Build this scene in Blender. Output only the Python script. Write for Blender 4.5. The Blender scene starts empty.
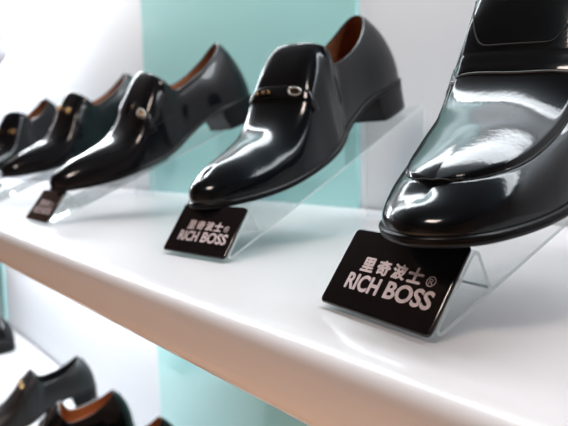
import bpy, bmesh, math, random
from mathutils import Vector, Matrix
from mathutils.bvhtree import BVHTree

R = math.radians
CM = 0.01
Z0 = 1.30            # height of the shelf top above the shop floor (m)
D = 44.5             # depth of the wall behind the shelf's front edge (cm)
scn = bpy.context.scene
COL = scn.collection

def W3(x, y, z):     # shelf coordinates in cm -> world metres
    return Vector((x * CM, y * CM, z * CM + Z0))

# ------------------------------------------------------------------ camera
cam_d = bpy.data.cameras.new('camera')
cam = bpy.data.objects.new('camera', cam_d)
COL.objects.link(cam)
yaw, pitch, roll = R(50.33), R(6.304), R(-1.308)
fw = Vector((-math.sin(yaw) * math.cos(pitch), math.cos(yaw) * math.cos(pitch), -math.sin(pitch)))
rt = Vector((math.cos(yaw), math.sin(yaw), 0))
up = rt.cross(fw)
rt2 = rt * math.cos(roll) + up * math.sin(roll)
up2 = up * math.cos(roll) - rt * math.sin(roll)
M = Matrix((rt2, up2, -fw)).transposed().to_4x4()
M.translation = W3(0, -16.07, 8.53)
cam.matrix_world = M
cam_d.sensor_width = 36.0
cam_d.lens = 568.7 / 568 * 36.0
cam_d.clip_start = 0.01
cam_d.dof.use_dof = True
cam_d.dof.focus_distance = 0.30
cam_d.dof.aperture_fstop = 36e-3 * (568.7 / 568) / 0.0034
scn.camera = cam

# ------------------------------------------------------------------ light and exposure
scn.view_settings.view_transform = 'Standard'
scn.view_settings.look = 'None'
scn.view_settings.gamma = 1.0
scn.view_settings.exposure = -0.07
world = bpy.data.worlds.new('world')
scn.world = world
world.use_nodes = True
bg = world.node_tree.nodes['Background']
bg.inputs[0].default_value = (0.55, 0.62, 0.70, 1)
bg.inputs[1].default_value = 0.25

def area(name, loc, size, energy, color, target):
    l = bpy.data.lights.new(name, 'AREA')
    l.shape = 'RECTANGLE'
    l.size, l.size_y = size[0] * CM, size[1] * CM
    l.energy = energy
    l.color = color
    o = bpy.data.objects.new(name, l)
    COL.objects.link(o)
    o.location = W3(*loc)
    d = (W3(*target) - o.location).normalized()
    zx = Vector((1, 0, 0))
    yv = (-d).cross(zx).normalized()
    xv = yv.cross(-d)
    m = Matrix((xv, yv, -d)).transposed().to_4x4()
    m.translation = o.location
    o.matrix_world = m
    return o
COOL = (0.90, 0.955, 1.0)
WARM = (1.0, 0.74, 0.52)
area('tube_above_shelf', (-95, 29, 82), (330, 9), 15, COOL, (-95, 34, 0))
area('tube_left_bay', (-215, 40, 50), (110, 6), 10, COOL, (-205, 42, 10))
area('tube_under_shelf', (-175, 34, -6), (150, 6), 14, COOL, (-175, 36, -50))
area('wall_fill', (-30, 38, 88), (170, 5), 6, COOL, (-30, 44, 20))  # added fill, no fixture: brightens the right part of the back wall
area('warm_front_fill', (-10, -110, 140), (40, 24), 14, (1.0, 0.84, 0.75), (-40, 0, 0))  # added warm fill from the front for the shelf nose, toes and plates
area('left_bay_up_fill', (-215, 36, 46), (60, 5), 0.8, COOL, (-215, 36, 60))  # extra light added to lift the underside of the upper shelf
def spot(name, loc, energy, color, rad=4):
    l = bpy.data.lights.new(name, 'SPOT')
    l.spot_size = R(85)
    l.spot_blend = 0.6
    l.energy = energy
    l.color = color
    l.shadow_soft_size = rad * CM
    o = bpy.data.objects.new(name, l)
    COL.objects.link(o)
    o.location = W3(*loc)
for i, (x, y) in enumerate([(-60, -150), (-130, -140), (10, -160), (-30, -230), (-120, -240), (60, -120)]):
    spot('shop_downlight', (x, y, 135), 150, WARM)

# ------------------------------------------------------------------ materials
def mat(name, col, rough=0.5, metal=0.0, coat=0.0, coat_r=0.05, spec=0.5):
    m = bpy.data.materials.new(name)
    m.use_nodes = True
    b = m.node_tree.nodes['Principled BSDF']
    b.inputs['Base Color'].default_value = (*col, 1)
    b.inputs['Roughness'].default_value = rough
    b.inputs['Metallic'].default_value = metal
    b.inputs['Coat Weight'].default_value = coat
    b.inputs['Coat Roughness'].default_value = coat_r
    b.inputs['Coat IOR'].default_value = 1.4
    b.inputs['Specular IOR Level'].default_value = spec
    return m

def noise_bump(m, scale, strength, dist=0.001):
    nt = m.node_tree
    b = nt.nodes['Principled BSDF']
    n = nt.nodes.new('ShaderNodeTexNoise')
    n.inputs['Scale'].default_value = scale
    n.inputs['Detail'].default_value = 3
    tc = nt.nodes.new('ShaderNodeTexCoord')
    nt.links.new(tc.outputs['Object'], n.inputs['Vector'])
    bp = nt.nodes.new('ShaderNodeBump')
    bp.inputs['Strength'].default_value = strength
    bp.inputs['Distance'].default_value = dist
    nt.links.new(n.outputs['Fac'], bp.inputs['Height'])
    nt.links.new(bp.outputs[0], b.inputs['Normal'])
    if 'Coat Normal' in b.inputs:
        nt.links.new(bp.outputs[0], b.inputs['Coat Normal'])
    return n

def color_noise(m, scale, c1, c2):
    nt = m.node_tree
    b = nt.nodes['Principled BSDF']
    tc = nt.nodes.new('ShaderNodeTexCoord')
    n = nt.nodes.new('ShaderNodeTexNoise')
    n.inputs['Scale'].default_value = scale
    nt.links.new(tc.outputs['Object'], n.inputs['Vector'])
    r = nt.nodes.new('ShaderNodeValToRGB')
    r.color_ramp.elements[0].color = (*c1, 1)
    r.color_ramp.elements[1].color = (*c2, 1)
    r.color_ramp.elements[0].position = 0.35
    r.color_ramp.elements[1].position = 0.65
    nt.links.new(n.outputs['Fac'], r.inputs[0])
    nt.links.new(r.outputs[0], b.inputs['Base Color'])

leather = mat('black_polished_leather', (0.0022, 0.0026, 0.0035), 0.32, coat=0.9, coat_r=0.095, spec=0.05)
leather.node_tree.nodes['Principled BSDF'].inputs['Specular Tint'].default_value = (0.4, 0.75, 1.0, 1)
noise_bump(leather, 420, 0.10, 0.0004)
leather_soft = mat('black_soft_leather', (0.003, 0.0034, 0.0045), 0.34, coat=0.9, coat_r=0.09, spec=0.05)
noise_bump(leather_soft, 300, 0.12, 0.0005)
leather_dull = mat('black_matt_leather', (0.007, 0.007, 0.009), 0.42, coat=0.25, coat_r=0.2)
noise_bump(leather_dull, 260, 0.25, 0.0006)
leather_wine = mat('dark_wine_leather', (0.10, 0.012, 0.018), 0.3, coat=0.6, coat_r=0.12)
noise_bump(leather_wine, 260, 0.2, 0.0006)
sole_m = mat('black_sole', (0.003, 0.003, 0.004), 0.3, spec=0.2)
noise_bump(sole_m, 200, 0.15, 0.0004)
thread = mat('black_thread', (0.006, 0.006, 0.006), 0.6, spec=0.2)
tan_m = mat('tan_lining', (0.27, 0.095, 0.035), 0.6)
color_noise(tan_m, 40, (0.23, 0.080, 0.030), (0.31, 0.115, 0.045))
tan_l = mat('light_tan_lining', (0.45, 0.19, 0.08), 0.6)
color_noise(tan_l, 40, (0.42, 0.17, 0.07), (0.50, 0.22, 0.09))
silver = mat('polished_silver', (0.50, 0.46, 0.42), 0.18, metal=1.0)
gold = mat('brushed_gold', (0.80, 0.50, 0.20), 0.25, metal=1.0)
dark_enamel = mat('dark_enamel', (0.02, 0.012, 0.01), 0.15, coat=1)
shelf_m = mat('white_lacquer', (0.64, 0.62, 0.63), 0.42, coat=0.5, coat_r=0.12)
noise_bump(shelf_m, 12, 0.03, 0.001)
wall_m = mat('white_wall_paint', (0.72, 0.765, 0.81), 0.55)
noise_bump(wall_m, 60, 0.05, 0.001)
aqua_m = mat('aqua_back_painted_glass', (0.30, 0.62, 0.61), 0.35, coat=1.0, coat_r=0.04)
color_noise(aqua_m, 1.5, (0.36, 0.70, 0.70), (0.37, 0.715, 0.715))
floor_m = mat('warm_wood_floor', (0.45, 0.27, 0.16), 0.4)
color_noise(floor_m, 3, (0.54, 0.40, 0.33), (0.64, 0.49, 0.41))
ceil_m = mat('dark_ceiling', (0.07, 0.06, 0.055), 0.8)
color_noise(ceil_m, 2, (0.06, 0.052, 0.048), (0.08, 0.07, 0.06))
shopwall_m = mat('shop_wall', (0.22, 0.16, 0.12), 0.8)
color_noise(shopwall_m, 2, (0.30, 0.25, 0.23), (0.36, 0.30, 0.27))
plate_m = mat('black_gloss_plastic', (0.006, 0.005, 0.006), 0.12, coat=1.0, coat_r=0.03)
noise_bump(plate_m, 30, 0.01, 0.0003)
ink = mat('pinkish_silver_print', (0.62, 0.52, 0.53), 0.5)
color_noise(ink, 300, (0.60, 0.51, 0.525), (0.68, 0.58, 0.595))

def acrylic(name, tint, gl):
    m = bpy.data.materials.new(name)
    m.use_nodes = True
    nt = m.node_tree
    nt.nodes.clear()
    out = nt.nodes.new('ShaderNodeOutputMaterial')
    tr = nt.nodes.new('ShaderNodeBsdfTransparent')
    tr.inputs[0].default_value = (*tint, 1)
    gs = nt.nodes.new('ShaderNodeBsdfGlossy')
    gs.inputs['Roughness'].default_value = 0.03
    df = nt.nodes.new('ShaderNodeBsdfDiffuse')
    df.inputs[0].default_value = (0.75, 0.82, 0.82, 1)
    lw = nt.nodes.new('ShaderNodeLayerWeight')
    lw.inputs['Blend'].default_value = 0.5
    pw = nt.nodes.new('ShaderNodeMath'); pw.operation = 'POWER'; pw.inputs[1].default_value = 4.5
    nt.links.new(lw.outputs['Facing'], pw.inputs[0])
    fr = nt.nodes.new('ShaderNodeMath'); fr.operation = 'MULTIPLY_ADD'
    nt.links.new(pw.outputs[0], fr.inputs[0])
    fr.inputs[1].default_value = 0.6
    fr.inputs[2].default_value = 0.035
    m1 = nt.nodes.new('ShaderNodeMixShader')
    m1.inputs[0].default_value = gl
    nt.links.new(tr.outputs[0], m1.inputs[1])
    nt.links.new(df.outputs[0], m1.inputs[2])
    m2 = nt.nodes.new('ShaderNodeMixShader')
    nt.links.new(fr.outputs[0], m2.inputs[0])
    nt.links.new(m1.outputs[0], m2.inputs[1])
    nt.links.new(gs.outputs[0], m2.inputs[2])
    nt.links.new(m2.outputs[0], out.inputs[0])
    return m
acr_face = acrylic('clear_acrylic', (0.97, 0.985, 0.985), 0.015)
acr_edge = acrylic('acrylic_cut_edge', (0.70, 0.78, 0.77), 0.55)

# ------------------------------------------------------------------ helpers
def obj(name, bm, mats, parent=None, smooth=True, angle=40):
    me = bpy.data.meshes.new(name)
    bm.normal_update()
    bm.to_mesh(me)
    bm.free()
    for m in (mats if isinstance(mats, (list, tuple)) else [mats]):
        me.materials.append(m)
    if smooth:
        me.shade_smooth()
        if angle:
            me.set_sharp_from_angle(angle=R(angle))
    o = bpy.data.objects.new(name, me)
    COL.objects.link(o)
    if parent:
        o.parent = parent
    return o

def tag(o, label=None, cat=None, group=None, kind=None):
    if label: o['label'] = label
    if cat: o['category'] = cat
    if group: o['group'] = group
    if kind: o['kind'] = kind
    return o

def empty(name, loc=(0, 0, 0)):
    o = bpy.data.objects.new(name, None)
    COL.objects.link(o)
    o.empty_display_size = 0.05
    o.location = loc
    return o

def box_bm(x0, x1, y0, y1, z0, z1, bev=0.0):
    bm = bmesh.new()
    bmesh.ops.create_cube(bm, size=1)
    for v in bm.verts:
        v.co = W3(x0 if v.co.x < 0 else x1, y0 if v.co.y < 0 else y1, z0 if v.co.z < 0 else z1)
    if bev:
        bmesh.ops.bevel(bm, geom=bm.edges[:], offset=bev * CM, segments=3, affect='EDGES', profile=0.6)
    return bm

def catmull(pts, sub, mirror=()):
    n = len(pts)
    out = []
    for i in range(n - 1):
        p0 = pts[max(i - 1, 0)]; p1 = pts[i]; p2 = pts[i + 1]; p3 = pts[min(i + 2, n - 1)]
        if mirror and i == 0: p0 = [-c if k in mirror else c for k, c in enumerate(p2)]
        if mirror and i == n - 2: p3 = [-c if k in mirror else c for k, c in enumerate(p1)]
        for k in range(sub):
            t = k / sub
            out.append([0.5 * ((2 * b) + (c - a) * t + (2 * a - 5 * b + 4 * c - d) * t * t + (3 * b - a - 3 * c + d) * t ** 3)
                        for a, b, c, d in zip(p0, p1, p2, p3)])
    out.append(list(pts[-1]))
    return out

def sm(a, b, x):
    t = min(1, max(0, (x - a) / (b - a)))
    return t * t * (3 - 2 * t)

def tube_bm(pts, r, seg=8, closed=False, bm=None):
    """sweep a round section along pts (Vectors)"""
    bm = bm or bmesh.new()
    n = len(pts)
    rings = []
    prev = None
    for i, p in enumerate(pts):
        a = pts[(i - 1) % n] if (closed or i > 0) else p
        b = pts[(i + 1) % n] if (closed or i < n - 1) else p
        t = (b - a).normalized()
        ref = prev if prev else (Vector((0, 0, 1)) if abs(t.z) < 0.9 else Vector((1, 0, 0)))
        s = (ref - t * ref.dot(t)).normalized()
        prev = s
        q = t.cross(s)
        rings.append([bm.verts.new(p + (s * math.cos(2 * math.pi * k / seg) + q * math.sin(2 * math.pi * k / seg)) * r) for k in range(seg)])
    for i in range(n if closed else n - 1):
        A, B = rings[i], rings[(i + 1) % n]
        for k in range(seg):
            bm.faces.new((A[k], A[(k + 1) % seg], B[(k + 1) % seg], B[k]))
    if not closed:
        bm.faces.new(rings[0][::-1]); bm.faces.new(rings[-1])
    return bm

# ------------------------------------------------------------------ setting
def struct(name, bm, m):
    return tag(obj(name, bm, m, smooth=False), kind='structure')
XL, XR, YF = -420, 170, -330
struct('floor', box_bm(XL, XR, YF, D, -134, -130), floor_m)
struct('ceiling', box_bm(XL, XR, YF, D, 150, 154), ceil_m)
struct('wall_back', box_bm(XL, XR, D, D + 6, -134, 154), wall_m)
struct('wall_left', box_bm(XL - 6, XL, YF, D + 6, -134, 154), shopwall_m)
struct('wall_right', box_bm(XR, XR + 6, YF, D + 6, -134, 154), shopwall_m)
struct('wall_front', box_bm(XL - 6, XR + 6, YF - 6, YF, -134, 154), shopwall_m)
# aqua back-painted glass panels let into the white wall
tag(obj('glass_panel', box_bm(-120.4, -55.7, D - 0.8, D - 0.04, -130, 120, 0.1), aqua_m, smooth=False),
    'aqua back-painted glass panel on the wall, behind the two middle shoes', 'wall panel', 'aqua wall panels')
tag(obj('glass_panel', box_bm(-330, -262, D - 0.8, D - 0.04, -130, -6, 0.1), aqua_m, smooth=False),
    'aqua wall panel, only a sliver at the left edge below the shelf', 'wall panel', 'aqua wall panels')

def shelf_board(x0, x1, z, T=3.95, nose=True):
    prof = [(D - 0.8, z - T), (D - 0.8, z)]
    a, b, n = 1.9, T / 2, 3.3
    cy, cz = 1.45, z - T / 2
    for k in range(0, 25):
        th = math.pi / 2 - k * math.pi / 24
        c, s = math.cos(th), math.sin(th)
        prof.append((cy - a * abs(c) ** (2 / n), cz + b * math.copysign(abs(s) ** (2 / n), s)))
    bm = bmesh.new()
    xs = [x0, x1]
    rows = [[bm.verts.new(W3(x, y, zz)) for (y, zz) in prof] for x in xs]
    m = len(prof)
    for k in range(m):
        bm.faces.new((rows[0][k], rows[0][(k + 1) % m], rows[1][(k + 1) % m], rows[1][k]))
    bm.faces.new(rows[0][::-1]); bm.faces.new(rows[1])
    bmesh.ops.recalc_face_normals(bm, faces=bm.faces)
    return bm
tag(obj('display_shelf', shelf_board(-400, 150, 0), shelf_m, angle=30),
    'long white lacquered shelf with rounded front edge carrying the shoes on stands', 'shelf', 'white display shelves')
ZL = -63.5
tag(obj('display_shelf', shelf_board(-400, 150, ZL), shelf_m, angle=30),
    'white lower shelf seen at the bottom left, carrying the lower row of shoes', 'shelf', 'white display shelves')
tag(obj('display_shelf', shelf_board(-400, -196, 57.5, 3.5), shelf_m, angle=30),
    'white upper shelf, its underside just showing in the top left corner', 'shelf', 'white display shelves')

# ------------------------------------------------------------------ acrylic stand
SW, SL, STILT, SSLOPE, SS = 7.885, 4.84, R(53.5), R(23.15), 31.0
TH = 0.2
def fillet(pts, rads, seg=6):
    out = [pts[0]]
    for i in range(1, len(pts) - 1):
        p, a, b = Vector(pts[i]), Vector(pts[i - 1]), Vector(pts[i + 1])
        da, db = (a - p).normalized(), (b - p).normalized()
        ang = da.angle(db)
        r = rads[i]
        dist = r / math.tan(ang / 2)
        c = p + (da + db).normalized() * (r / math.sin(ang / 2))
        s, e = p + da * dist, p + db * dist
        v0, v1 = s - c, e - c
        tot = v0.angle_signed(v1)
        for k in range(seg + 1):
            th = -tot * k / seg
            out.append((c.x + v0.x * math.cos(th) - v0.y * math.sin(th), c.y + v0.x * math.sin(th) + v0.y * math.cos(th)))
    out.append(pts[-1])
    return out

def make_stand(x, y, p, label, plate_label=None):
    root = empty('acrylic_shoe_stand', W3(x, y, 0))
    root.rotation_euler = (0, 0, -R(p))
    tag(root, label, 'shoe stand', 'acrylic shoe stands')
    # local frame: +Y to the back, -X to the left, origin = right end of the front fold
    h = TH / 2
    top = (SL * math.cos(STILT), SL * math.sin(STILT) + h)
    lg = 4.2
    prof = [(lg * math.cos(SSLOPE), lg * math.sin(SSLOPE) + h + TH + .03), top, (0, h),
            (SS, SS * math.tan(SSLOPE) + h), (SS + .05, 0.0)]
    c = fillet(prof, [0, 0.28, 0.2, 0.35, 0], 6)
    L_, R_ = [], []
    n = len(c)
    for i in range(n):
        a = Vector(c[max(i - 1, 0)]); b = Vector(c[min(i + 1, n - 1)])
        t = (b - a).normalized()
        nn = Vector((-t.y, t.x))
        q = Vector(c[i])
        L_.append(q + nn * h); R_.append(q - nn * h)
    bm = bmesh.new()
    def V(q, xx): return bm.verts.new((xx * CM, q.x * CM, max(q.y, 0.0) * CM))
    rows = [[V(q, 0) for q in L_], [V(q, 0) for q in R_], [V(q, -SW) for q in L_], [V(q, -SW) for q in R_]]
    for i in range(n - 1):
        for (A, B, mi) in ((0, 2, 0), (3, 1, 0), (1, 0, 1), (2, 3, 1)):
            f = bm.faces.new((rows[A][i], rows[A][i + 1], rows[B][i + 1], rows[B][i]))
            f.material_index = mi
    for i in (0, n - 1):
        f = bm.faces.new((rows[0][i], rows[1][i], rows[3][i], rows[2][i])); f.material_index = 1
    bmesh.ops.recalc_face_normals(bm, faces=bm.faces)
    sheet = obj('acrylic_sheet', bm, [acr_face, acr_edge], root, angle=35)
    sheet['label'] = 'clear bent acrylic sheet'
    # black name plate on the front slope
    e2 = Vector((0, math.cos(STILT), math.sin(STILT)))
    nrm = Vector((0, -math.sin(STILT), math.cos(STILT)))
    o0 = Vector((0, 0, h)) + nrm * (h + 0.01)
    pt = 0.2
    Mx = lambda X, Yv, Zv: (o0 + Vector((-X, 0, 0)) + e2 * Yv + nrm * Zv) * CM
    bm = bmesh.new()
    def rr_ring(ins, zz):
        x0_, x1_, y0_, y1_, rc = 0.03 + ins, SW - 0.03 - ins, 0.12 + ins, SL - 0.08 - ins, 0.28 - ins * .5
        out = []
        for (cx_, cy_, a0_) in ((x1_ - rc, y1_ - rc, 0), (x0_ + rc, y1_ - rc, 90), (x0_ + rc, y0_ + rc, 180), (x1_ - rc, y0_ + rc, 270)):
            for q in range(7):
                an = R(a0_ + q * 15)
                out.append(bm.verts.new(Mx(cx_ + rc * math.cos(an), cy_ + rc * math.sin(an), zz)))
        return out
    rg = [rr_ring(0.03, 0)] + [rr_ring(0.13 * (1 - math.sin(R(q))), 0.07 + (pt - 0.07) * (1 - math.cos(R(q))) if False else 0.07 + (pt - 0.07) * math.cos(R(q))) for q in (90, 70, 50, 30, 15, 0)]
    for A, B in zip(rg[:-1], rg[1:]):
        for q in range(28): bm.faces.new((A[q], A[(q + 1) % 28], B[(q + 1) % 28], B[q]))
    bm.faces.new(rg[0][::-1]); bm.faces.new(rg[-1])
    bmesh.ops.recalc_face_normals(bm, faces=bm.faces)
    plate = obj('name_plate', bm, plate_m, root, angle=30)
    plate['label'] = 'glossy black plate with pale printed name'
    return root, plate, Mx, pt

def text_mesh(body, size, offset=0.0, shear=0.0, sx=1.0):
    cu = bpy.data.curves.new('t', 'FONT')
    cu.body = body
    cu.size = size
    cu.offset = offset
    cu.resolution_u = 4
    cu.shear = shear
    o = bpy.data.objects.new('t', cu)
    COL.objects.link(o)
    dg = bpy.context.evaluated_depsgraph_get()
    me = bpy.data.meshes.new_from_object(o.evaluated_get(dg))
    vs = [(v.co.x * sx, v.co.y) for v in me.vertices]
    fs = [tuple(p.vertices) for p in me.polygons]
    bpy.data.objects.remove(o)
    bpy.data.curves.remove(cu)
    return vs, fs

def fit_text(body, x0, x1, y0, y1, offset=0.0):
    vs, fs = text_mesh(body, 1.0, offset)
    if not vs: return [], []
    ax, bx = min(v[0] for v in vs), max(v[0] for v in vs)
    ay, by = min(v[1] for v in vs), max(v[1] for v in vs)
    return [(x0 + (v[0] - ax) / (bx - ax) * (x1 - x0), y0 + (v[1] - ay) / (by - ay) * (y1 - y0)) for v in vs], fs

TEXT = []
CJKX = [(1.62, 2.50), (2.75, 3.63), (3.86, 4.74), (4.92, 5.82)]
for ch, (a, b) in zip('里奇波士', CJKX):
    TEXT.append(fit_text(ch, a, b, 2.56, 3.34, 0.010) + (0.035,))
TEXT.append(fit_text('RICH', 1.08, 3.48, 1.44, 2.34, 0.012) + (0.03,))
TEXT.append(fit_text('BOSS', 3.98, 6.92, 1.46, 2.36, 0.012) + (0.03,))
TEXT.append(fit_text('®', 6.10, 6.66, 2.56, 3.10, 0.0) + (0.0,))

def lettering(plate, Mx, pt):
    bm = bmesh.new()
    for vs, fs, bw in TEXT:
        for k_, (ox, oy) in enumerate(((0, 0), (bw, 0), (-bw, 0), (0, bw * .8), (0, -bw * .8))):
            if k_ and not bw: continue
            bv = [bm.verts.new(Mx(SW - x - 0.28 - ox, yy - 0.2 + oy, pt + 0.012 + 0.0015 * k_)) for x, yy in vs]
            for f in fs:
                try: bm.faces.new([bv[i] for i in f])
                except ValueError: pass
    nv = Vector((0, -math.sin(STILT), math.cos(STILT)))
    bm.normal_update()
    for f in bm.faces:
        if f.normal.dot(nv) < 0: f.normal_flip()
    obj('lettering', bm, ink, plate, smooth=False)

stands = [
 (-14.29, 3.88, 6.5, 'clear acrylic shoe stand with large sharp black name plate, nearest the camera'),
 (-35.82, 7.74, -8.2, 'clear acrylic stand with black name plate under the second shoe from the right'),
 (-71.25, 5.57, -1.5, 'clear acrylic stand with small blurred name plate under the third shoe from the right'),
 (-104.0, 6.0, -2.0, 'clear acrylic stand under the fourth shoe, its name plate cut by the left edge'),
 (-138.9, 10.7, -22.0, 'clear acrylic stand under the leftmost shoe, mostly hidden and cut by the frame'),
]
ST = []
for (x, y, p, lab) in stands:
    root, plate, Mx, pt = make_stand(x, y, p, lab)
    lettering(plate, Mx, pt)
    ST.append(root)

# ------------------------------------------------------------------ shoes
def build_shoe(name, pose, label, cat='shoe', group=None, style='strap', lea=None, lin=None, metal=None,
               toe_w=1.0, parts=True, mirror=False, topscale=1.0, tk=0.92, tn=2.1, nar=1.0, soft=0.0, rollk=0.0, lift=0.0, NT=26, sub=7, bend=0.8, scale=1.0):
    lea = lea or leather; lin = lin or tan_m; metal = metal or silver
    root = empty(name)
    tag(root, label, cat, group)
    x, y, z, a, th = pose
    a, th = R(a), R(th)
    f = Vector((-math.sin(a) * math.cos(th), -math.cos(a) * math.cos(th), -math.sin(th)))
    r = Vector((-math.cos(a), math.sin(a), 0))
    u_ = r.cross(f)
    # local x = toe direction, y = left of the wearer ( = -r ), z = up
    Mt = Matrix((f, -r, u_)).transposed().to_4x4()
    Mt = Mt @ Matrix.Scale(scale, 4)
    Mt.translation = W3(x, y, z)
    root.matrix_world = Mt
    sg = -1 if mirror else 1
    def cv(uu): return sg * bend * max(0, (uu - 11) / 19) ** 2
    def P(uu, vv, ww): return Vector((uu * CM, (vv + cv(uu)) * CM, ww * CM))
    def wb(uu): return 2.75 * (1 - sm(5.5, 18.0, uu)) + 1.35 * max(0, (uu - 21.5) / 8.5) ** 1.8
    def wf(uu): return wb(uu) + 0.5
    tw = toe_w
    F = [(0, 0), (.35, 1.7), (1.8, 2.85), (4.8, 3.25), (8, 3.05), (10.8, 3.15), (12.4, 3.4), (13.4, 3.8), (14.2, 4.05), (15.2, 4.3),
         (17.2, 4.45), (19.3, 4.65), (21.4, 4.55), (24.3, 3.95 * (0.5 + 0.5 * tw)), (27.0, 3.0 * tw), (29.0, 1.95 * tw), (30, 0)]
    k = topscale
    C = [(2.7, 0, 10.9), (2.85, .7, 10.8), (3.4, 1.4, 10.35), (5.0, 2.15, 9.3), (7.3, 2.7, 8.3), (9.7, 3.0, 7.85), (11.5, 3.15, 8.0),
         (12.2, 3.5 * nar, 9.0), (12.8, 3.25 * nar, 10.1), (13.2, 0, 10.6), (15.3, 0, 8.9), (18.0, 0, (6.05 + soft * .35) * k), (20.2, 0, (4.7 + soft * .5) * k), (23.2, 0, (4.3 + soft * .2) * k),
         (26.2, 0, 4.1 * k * (1 + tk) / 2), (27.6, 0, 3.85 * k * tk), (28.3, 0, 3.65 * k * tk)]
    C = [(c_[0] - lift * (1 - sm(3, 9, c_[0])), c_[1], c_[2] + .5 * lift * (1 - sm(3, 9, c_[0]))) for c_ in C]
    N_ = [1.5, 1.5, 1.5, 1.45, 1.45, 1.6, 1.8, 2.3, 3.2 * nar, 4.0 * nar, 3.8 * nar, 3.3, 2.8, 2.3, (2.3 + tn) / 2, tn, tn]
    ctrl = [(*f_, *c_, n_) for f_, c_, n_ in zip(F, C, N_)]
    st = catmull(ctrl, sub, (1, 3))
    nst = len(st)
    iC = 9 * sub                       # station of the tongue centre
    for q in st:
        q[1] = max(0, q[1]); q[3] = max(0, q[3])
    for i in range(iC, nst): st[i][3] = 0
    def S(q, t, side, off=0.0):
        fu, fv, cu_, cv_, cw, n = q
        ph = t * math.pi / 2
        g = math.sin(ph) ** (2 / n)
        h = 1 - max(0.0, math.cos(ph)) ** (2 / n)
        wbl = sm(9.5, 13, fu) * (1 - sm(24, 27, fu))
        uu = fu + (cu_ - fu) * (h * (1 - wbl) + math.sin(ph) ** 1.3 * wbl)
        vv = fv + (cv_ - fv) * h
        w0 = wf(fu)
        ww = w0 + (cw - w0) * g
        # slight swell of the quarters and heel counter
        sw = 0.28 * math.sin(math.pi * min(1, t * 1.3)) * (1 - sm(11, 14, fu))
        dv = Vector((fu - 5, fv * 1.6)).normalized() if fu < 5 else Vector((0, 1))
        uu += dv.x * sw; vv += dv.y * sw
        ww -= rollk * side * vv * g * sm(8, 13, uu) * (1 - sm(19, 26, uu))
        return Vector((uu, side * vv, ww))
    # full grid, perimeter order: right toe ... heel ... left toe
    idx = [(i, -1) for i in range(nst - 1, 0, -1)] + [(i, 1) for i in range(0, nst)]
    def ap_dist(uu, vv):               # signed distance-like value of the apron outline (moccasin seam)
        hw = 3.55 * max(0, 1 - max(0, (uu - 19) / 8.3) ** 3.0) ** 0.4
        if uu > 27.3: return -(uu - 27.3) - 0.3
        return hw - abs(vv)
    grid = []
    for (i, s) in idx:
        col = []
        for j in range(NT + 1):
            t = j / NT
            col.append(S(st[i], t, s))
        grid.append(col)
    nc = len(grid)
    # normals for offsets
    def nrm(i, j):
        i0, i1 = max(i - 1, 0), min(i + 1, nc - 1)
        j0, j1 = max(j - 1, 0), min(j + 1, NT)
        d1 = grid[i1][j] - grid[i0][j]; d2 = grid[i][j1] - grid[i][j0]
        n = d1.cross(d2)
        return n.normalized() if n.length > 1e-9 else Vector((0, 0, 1))
    def disp(p):
        e = 0.0
        if style == 'apron' and p.x > 14:
            d = ap_dist(p.x, p.y)
            e += 0.13 * sm(-0.05, 0.28, d) - 0.10 * math.exp(-(d / 0.13) ** 2)
        return e
    nr = [[nrm(i, j) for j in range(NT + 1)] for i in range(nc)]
    sgn = 1 if nr[nc * 3 // 4][NT // 3].y > 0 else -1
    bm = bmesh.new()
    vg = [[bm.verts.new(P(*(grid[i][j] + nr[i][j] * sgn * disp(grid[i][j])))) for j in range(NT + 1)] for i in range(nc)]
    for i in range(nc - 1):
        for j in range(NT):
            bm.faces.new((vg[i][j], vg[i + 1][j], vg[i + 1][j + 1], vg[i][j + 1]))
    bmesh.ops.remove_doubles(bm, verts=bm.verts, dist=0.00012)
    bmesh.ops.recalc_face_normals(bm, faces=bm.faces)
    # make normals point outward
    top = max(bm.faces, key=lambda f_: f_.calc_center_median().z)
    fr = max(bm.faces, key=lambda f_: f_.calc_center_median().x)
    if fr.normal.x < 0:
        for f_ in bm.faces: f_.normal_flip()
    bvh = BVHTree.FromBMesh(bm)
    obj('upper', bm, lea, root, angle=0)
    # lining
    bm = bmesh.new()
    last = 11 * sub
    ids = [n_ for n_, (i, s) in enumerate(idx) if i <= last]
    lg = []
    for i in ids:
        col = []
        for j in range(NT + 1):
            if j % 2 and j != NT: continue
            off = 0.22 if j < NT else 0.10
            p = grid[i][j] - nr[i][j] * sgn * off
            if j == 0: p.z += 0.05
            if idx[i][0] >= iC and (p.y * idx[i][1] < 0): p.y = 0
            col.append(bm.verts.new(P(*p)))
        lg.append(col)
    m_ = len(lg)
    for i in range(m_ - 1):
        for j in range(len(lg[0]) - 1):
            bm.faces.new((lg[i][j], lg[i][j + 1], lg[i + 1][j + 1], lg[i + 1][j]))
    # insole strip between left and right
    obj('lining', bm, lin, root, angle=0)
    bm = bmesh.new()
    mid = m_ // 2
    pr = None
    for kk in range(0, mid):
        A, B = grid[ids[kk]][0].copy(), grid[ids[m_ - 1 - kk]][0].copy()
        row = []
        for q in range(5):
            t = q / 4
            p = A.lerp(B, 0.04 + 0.92 * t)
            p.z += 0.12
            row.append(bm.verts.new(P(*p)))
        if pr:
            for q in range(4): bm.faces.new((pr[q], pr[q + 1], row[q + 1], row[q]))
        pr = row
    obj('insole', bm, lin, root, angle=0)
    # topline binding
    pts = [P(*(grid[n_][NT] - nr[n_][NT] * sgn * 0.06)) for n_, (i, s) in enumerate(idx) if i <= iC]
    obj('topline_binding', tube_bm(pts[1:-1] if (pts[0] - pts[-1]).length < 1e-4 else pts, 0.12 * CM, 8, closed=True), lea, root, angle=0)
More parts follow.
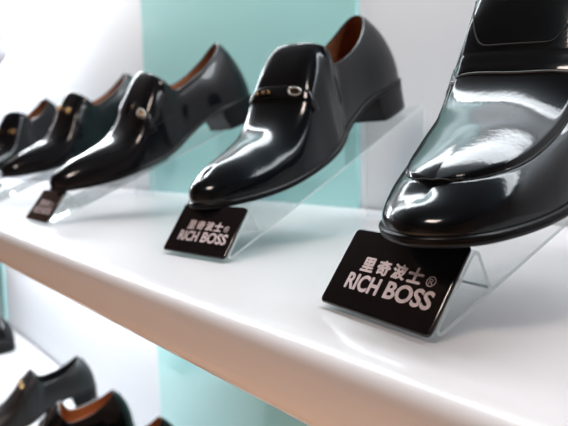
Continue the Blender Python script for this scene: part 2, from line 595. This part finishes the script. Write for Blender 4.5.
    # outsole
    def ring(off, dw):
        out = []
        for n_, (i, s) in enumerate(idx):
            q = st[i]
            a0 = st[max(i - 1, 0)]; a1 = st[min(i + 1, nst - 1)]
            tx, ty = a1[0] - a0[0], a1[1] - a0[1]
            if i == 0: tx, ty = 0, 1
            if i == nst - 1: tx, ty = 0, -1
            l = math.hypot(tx, ty) or 1
            nx, ny = -ty / l, tx / l
            uu = q[0] + nx * off; vv = q[1] + ny * off
            out.append(P(uu, s * vv, wf(q[0]) + dw))
        return out
    def solid(rings, caps=(True, True), sel=None):
        bm = bmesh.new()
        V = [[bm.verts.new(p) for p in rg] for rg in rings]
        m = len(V[0])
        for a_, b_ in zip(V[:-1], V[1:]):
            for q in range(m - 1):
                bm.faces.new((a_[q], a_[q + 1], b_[q + 1], b_[q]))
            if sel: bm.faces.new((a_[m - 1], a_[0], b_[0], b_[m - 1]))
        for flag, rg in zip(caps, (V[0], V[-1])):
            if flag:
                for q in range(m // 2):
                    if m - 2 - q > q + 1: bm.faces.new((rg[q], rg[q + 1], rg[m - 2 - q], rg[m - 1 - q]))
                    elif m - 2 - q == q + 1: pass
                    else: pass
                if m % 2: 
                    c = m // 2
                    try: bm.faces.new((rg[c - 1], rg[c], rg[c + 1]))
                    except ValueError: pass
        bmesh.ops.remove_doubles(bm, verts=bm.verts, dist=0.00003)
        bmesh.ops.recalc_face_normals(bm, faces=bm.faces)
        return bm
    obj('outsole', solid([ring(-0.15, 0.02), ring(0.10, 0.03), ring(0.20, -0.03), ring(0.22, -0.12), ring(0.16, -0.17),
                          ring(0.17, -0.21), ring(0.21, -0.27), ring(0.19, -0.42), ring(0.08, -0.5), ring(-0.3, -0.5)]), sole_m, root, angle=60)
    # heel block
    hs = [i for n_, (i, s) in enumerate(idx) if s == 1 and st[i][0] <= 6.6]
    hi = max(hs)
    hid = [n_ for n_, (i, s) in enumerate(idx) if i <= hi]
    levels = [(0.16, -0.5, 0), (0.10, -1.1, 0), (0.04, -1.9, .15), (0.02, -2.6, .35), (0.02, None, .4), (-0.08, 0.0, .4)]
    rings = []
    for off, dw, fshift in levels:
        rg = ring(off, 0)
        out = []
        for n_ in hid:
            p = rg[n_].copy()
            i = idx[n_][0]
            base = wf(st[i][0])
            p.z = (base + dw) * CM if (dw is not None and dw != 0.0) else ((0.12 if dw is None else 0.0) * CM)
            if i > hi - 3: p.x -= fshift * CM
            p.z = max(p.z, 0)
            out.append(p)
        rings.append(out)
    obj('heel', solid(rings, sel=True), sole_m, root, angle=40)
    # polar projection on the upper
    def hit(uu, phi, lean=0.0):
        w0 = wf(uu) + 1.0
        o_ = Vector((uu * CM, cv(uu) * CM, w0 * CM))
        d = Vector((math.sin(lean), math.sin(phi) * math.cos(lean), math.cos(phi) * math.cos(lean)))
        loc, n, ix, ds = bvh.ray_cast(o_, d)
        if loc is None: return None
        if n.dot(d) < 0: n = -n
        return loc, n
    def patch(pname, u0, u1, f0, f1, thick, m, parent, lean=0.0, nu=6, nf=60, ufun=None):
        bm = bmesh.new()
        g0 = []
        for a_ in range(nu + 1):
            rowt, rowb = [], []
            for b_ in range(nf + 1):
                ph = f0 + (f1 - f0) * b_ / nf
                uu = u0 + (u1 - u0) * a_ / nu + (ufun(ph) if ufun else 0)
                h_ = hit(uu, ph, lean)
                if h_ is None:
                    print('PATCHFAIL', name, pname, uu, ph)
                    return None
                edge = min(a_, nu - a_, b_, nf - b_)
                tt = thick * (0.55 if edge == 0 else 1.0)
                rowt.append(bm.verts.new(h_[0] + h_[1] * tt * CM))
                rowb.append(bm.verts.new(h_[0] - h_[1] * 0.03 * CM))
            g0.append((rowt, rowb))
        for a_ in range(nu):
            for b_ in range(nf):
                bm.faces.new((g0[a_][0][b_], g0[a_][0][b_ + 1], g0[a_ + 1][0][b_ + 1], g0[a_ + 1][0][b_]))
                bm.faces.new((g0[a_][1][b_], g0[a_ + 1][1][b_], g0[a_ + 1][1][b_ + 1], g0[a_][1][b_ + 1]))
        for a_ in range(nu):
            for b_ in (0, nf):
                bm.faces.new((g0[a_][0][b_], g0[a_ + 1][0][b_], g0[a_ + 1][1][b_], g0[a_][1][b_]))
        for b_ in range(nf):
            for a_ in (0, nu):
                bm.faces.new((g0[a_][0][b_], g0[a_][0][b_ + 1], g0[a_][1][b_ + 1], g0[a_][1][b_]))
        bmesh.ops.recalc_face_normals(bm, faces=bm.faces)
        return obj(pname, bm, m, parent, angle=50)
    def seam(pname, pts, rad, m, parent, closed=False, lift=0.0):
        out = []
        for (uu, ph) in pts:
            h_ = hit(uu, ph)
            if h_: out.append(h_[0] + h_[1] * lift * CM)
        if len(out) > 2: return obj(pname, tube_bm(out, rad * CM, 6, closed), m, parent, angle=0)
    def frame_at(uu, ph):
        h_ = hit(uu, ph)
        n = h_[1]
        h2 = hit(uu, ph + 0.08)
        t = (h2[0] - h_[0]).normalized()
        s = n.cross(t).normalized()
        return h_[0], n, t, s
    def oval_ring(pname, uu, ph, ra, rb, rr, lift, m, parent):
        c, n, t, s = frame_at(uu, ph)
        pts = [c + n * lift * CM + (t * ra * math.cos(q * math.pi / 12) + s * rb * math.sin(q * math.pi / 12)) * CM for q in range(24)]
        return obj(pname, tube_bm(pts, rr * CM, 8, True), m, parent, angle=0)
    def disc(pname, uu, ph, ra, rb, h_, lift, m, parent):
        c, n, t, s = frame_at(uu, ph)
        bm = bmesh.new()
        rgs = []
        for (k_, hh) in ((1, 0), (1, 0.6), (.8, 1), (.4, 1.15)):
            rgs.append([bm.verts.new(c + n * (lift + h_ * hh) * CM + (t * ra * k_ * math.cos(q * math.pi / 12) + s * rb * k_ * math.sin(q * math.pi / 12)) * CM) for q in range(24)])
        for A, B in zip(rgs[:-1], rgs[1:]):
            for q in range(24): bm.faces.new((A[q], A[(q + 1) % 24], B[(q + 1) % 24], B[q]))
        bm.faces.new(rgs[0][::-1]); bm.faces.new(rgs[-1])
        bmesh.ops.recalc_face_normals(bm, faces=bm.faces)
        return obj(pname, bm, m, parent, angle=35)
    if style == 'strap':
        stp = patch('strap', 16.55, 17.35, R(-52), R(52), 0.16, lea, root)
        if stp:
            bk = oval_ring('buckle', 16.95, R(25), 0.72, 0.36, 0.10, 0.22, metal, stp)
            bk['label'] = 'small oval metal buckle'
            disc('buckle_inlay', 16.95, R(25), 0.62, 0.26, 0.10, 0.16, dark_enamel, stp)
            for kk, pp in enumerate((-9, -17, -25)):
                d_ = disc('gold_dot', 16.95, R(pp), 0.16, 0.13, 0.07, 0.15, gold, stp)  # gold discs set in place of the warm glints on the strap
                d_['label'] = 'small gold dot standing for a warm glint'
        for sd in (-1, 1):
            patch('elastic_gusset', 12.25, 12.75, sd * R(41), sd * R(66), 0.05, thread, root, nu=3, nf=14)
    elif style == 'side_buckle':
        stp = patch('strap', 16.3, 17.5, R(10), R(64), 0.2, lea, root)
        patch('strap', 16.3, 17.5, R(-60), R(-6), 0.14, lea, root)
        if stp:
            bk = oval_ring('buckle', 16.9, R(36), 0.75, 0.42, 0.12, 0.26, metal, stp)
            bk['label'] = 'oval metal buckle'
            disc('buckle_inlay', 16.9, R(36), 0.5, 0.2, 0.14, 0.2, gold, stp)
        d_ = disc('gold_dot', 16.7, R(8), 0.3, 0.25, 0.08, 0.12, gold, root)
        d_['label'] = 'warm metal dot'
        seam('apron_seam', [(uu, R(58)) for uu in [13.5 + 0.4 * q for q in range(24)]], 0.05, thread, root)
    elif style == 'snaffle':
        stp = patch('strap', 15.2, 16.4, R(-60), R(60), 0.15, lea, root)
        if stp:
            for pp in (-16, 16):
                bk = oval_ring('buckle', 15.8, R(pp), 0.5, 0.38, 0.13, 0.2, gold, stp)
                bk['label'] = 'gold ring of the snaffle'
            c1 = frame_at(15.8, R(-12)); c2 = frame_at(15.8, R(12))
            obj('bar', tube_bm([c1[0] + c1[1] * .28 * CM, (c1[0] + c2[0]) / 2 + (c1[1]) * .4 * CM, c2[0] + c2[1] * .28 * CM], 0.13 * CM), gold, stp)
        pts = [(14.0 + 0.35 * q, -R(50 - 1.0 * q)) for q in range(0, 26)]
        seam('apron_seam', pts + [(23.1, R(x_)) for x_ in range(-24, 25, 4)] + [(uu, -ph) for uu, ph in reversed(pts)], 0.06, lea, root)
    elif style == 'apron':
        def drop(uu, vv):
            loc, n, ix, ds = bvh.ray_cast(Vector((uu * CM, (vv + cv(uu)) * CM, 0.2)), Vector((0, 0, -1)))
            return loc
        sp = []
        for q in range(121):
            t = q / 120 * 2 - 1
            an = abs(t) * 2
            if an <= 1: vv, uu = 3.55 * math.sin(an * math.pi / 2), None
            else: vv, uu = 3.55, 19 - (an - 1) * 4
            if uu is None: uu = 19 + 8.3 * (1 - (vv / 3.55) ** 2.5) ** (1 / 3.0)
            p = drop(uu, math.copysign(vv, t))
            if p: sp.append(p + Vector((0, 0, 0.0001)))
        obj('apron_seam', tube_bm(sp, 0.055 * CM, 6), thread, root, angle=0)
        # rounded tongue window, cross seam and the seam of the moccasin apron
        pts = []
        NTG = 40
        for q in range(NTG + 1):
            t = q / NTG * 2 - 1
            ph = R(25) * math.copysign(1 - (1 - abs(t)) ** 1.6, t) * -1
            uu = 13.5 + 2.6 * (1 - abs(t) ** 8.0)
            pts.append((uu + 1.2, ph))
        seam('tongue_seam', pts, 0.055, thread, root)
        seam('cross_seam', [(18.6 - 0.5 * math.sin(R(x_)) ** 2, R(x_)) for x_ in range(-74, 75, 4)], 0.085, leather_dull, root, lift=-0.01)
        vamp = patch('vamp_strap', 17.6, 18.5, R(-70), R(70), 0.07, lea, root, ufun=lambda p_: -0.5 * math.sin(p_) ** 2)
    return root

def on_stand(i, dh=30.6, dx=0.0):
    """where the heel's back edge stands on the sheet of stand i"""
    x, y, p, _ = stands[i]
    p = R(p)
    dvec = (math.sin(p), math.cos(p)); wv = (-math.cos(p), math.sin(p))
    return (x + dvec[0] * dh + wv[0] * dx, y + dvec[1] * dh + wv[1] * dx, dh * math.tan(SSLOPE) + TH + 0.05)

g5 = 'black dress shoes on the display shelf'
build_shoe('dress_shoe', (-16.1, 32.3, 13.75, 0, 21),
           'glossy black slip-on at the right, toe over the nearest name plate, cut by the frame', 'shoe', g5, style='apron', toe_w=1.15, topscale=0.95, tk=0.82, tn=2.1, NT=56, nar=0.88, soft=0.55, rollk=0.10, sub=16)
build_shoe('dress_shoe', (-43.89, 37.2, 13.5, -3.7, 21.2),
           'glossy black loafer with oval buckle strap, second from the right on the shelf', 'shoe', g5, style='strap', scale=1.01, rollk=0.05)
build_shoe('dress_shoe', (-70.8, 37.0, 13.8, 6.2, 20.7),
           'black loafer with small metal ornament before the aqua panel, third from the right', 'shoe', g5, style='side_buckle', lea=leather_soft, scale=1.05, rollk=0.22, lift=0.9)
build_shoe('dress_shoe', (-105, 38.3, 14.1, 0, 19.8),
           'black loafer with gold ornament on its vamp, fourth from the right, before white wall', 'shoe', g5, style='snaffle', lea=leather_soft, scale=1.02, rollk=0.2, lift=0.4)
build_shoe('dress_shoe', (-154, 37.5, 13.7, -22, 20.5),
           'dark shoe at the far left of the shelf, cut by the frame, behind the fourth', 'shoe', g5, style='strap', lea=leather_soft, metal=gold)

gl = 'shoes on the lower shelf'
def riser(x, y, z, a, th, label):
    """low bridge of clear bent acrylic; the shoe's sole rests on its top"""
    root = empty('acrylic_riser', W3(x, y, ZL))
    root.rotation_euler = (0, 0, -R(a))
    tag(root, label, 'shoe stand', 'clear risers on the lower shelf')
    zt = z - ZL - TH / 2 - 0.02
    t_ = math.tan(R(th))
    prof = [(-24, 0), (-24, zt - 24 * t_), (0.5, zt + .5 * t_), (0.5, 0)]
    c = fillet(prof, [0, .5, .5, 0], 5)
    bm = bmesh.new()
    rows = []
    for i, q in enumerate(c):
        p0, p1 = Vector(c[max(i - 1, 0)]), Vector(c[min(i + 1, len(c) - 1)])
        d = (p1 - p0).normalized(); n = Vector((-d.y, d.x)) * TH / 2
        q = Vector(q)
        rows.append([bm.verts.new((xx * CM, (q.x + n.x * s_) * CM, (q.y + n.y * s_) * CM)) for xx, s_ in ((-4, 1), (4, 1), (4, -1), (-4, -1))])
    for A, B in zip(rows[:-1], rows[1:]):
        for k_ in range(4):
            f_ = bm.faces.new((A[k_], A[(k_ + 1) % 4], B[(k_ + 1) % 4], B[k_]))
            f_.material_index = k_ % 2
    for rw in (rows[0], rows[-1]): bm.faces.new(rw).material_index = 1
    bmesh.ops.recalc_face_normals(bm, faces=bm.faces)
    obj('acrylic_sheet', bm, [acr_face, acr_edge], root, angle=35)
LOW = [
 ((-132.3, 33, -49.8, 7, 5.5), 'matt black loafer lower left with pale metal ornament and dark opening', dict(style='snaffle', lea=leather_dull, metal=silver, lin=leather_dull), 'clear acrylic riser under the matt black loafer at the lower left'),
 ((-104, 29.8, -48.5, 18, 4.7), 'black loafer with bright tan lining at the bottom edge, right of the matt one', dict(style='side_buckle', lea=leather_soft, lin=tan_l), 'clear acrylic riser under the tan-lined loafer at the bottom edge'),
 ((-91, 34, -50.2, 13, 9), 'black shoe of which only the heel top shows at the bottom edge', dict(style='strap', lea=leather_soft, lin=tan_l), 'clear acrylic riser under the shoe whose heel top peeks over the bottom edge'),
 ((-186, 28.5, -51.0, 15, 3), 'dark shoe heel at the left edge, below the long shelf', dict(style='strap', lea=leather_soft, lin=leather_wine), 'clear acrylic riser under the dark shoe at the left edge'),
]
for pose, lab, kw, rl in LOW:
    riser(*pose, rl)
    build_shoe('loafer', pose, lab, 'shoe', gl, sub=5, **kw)
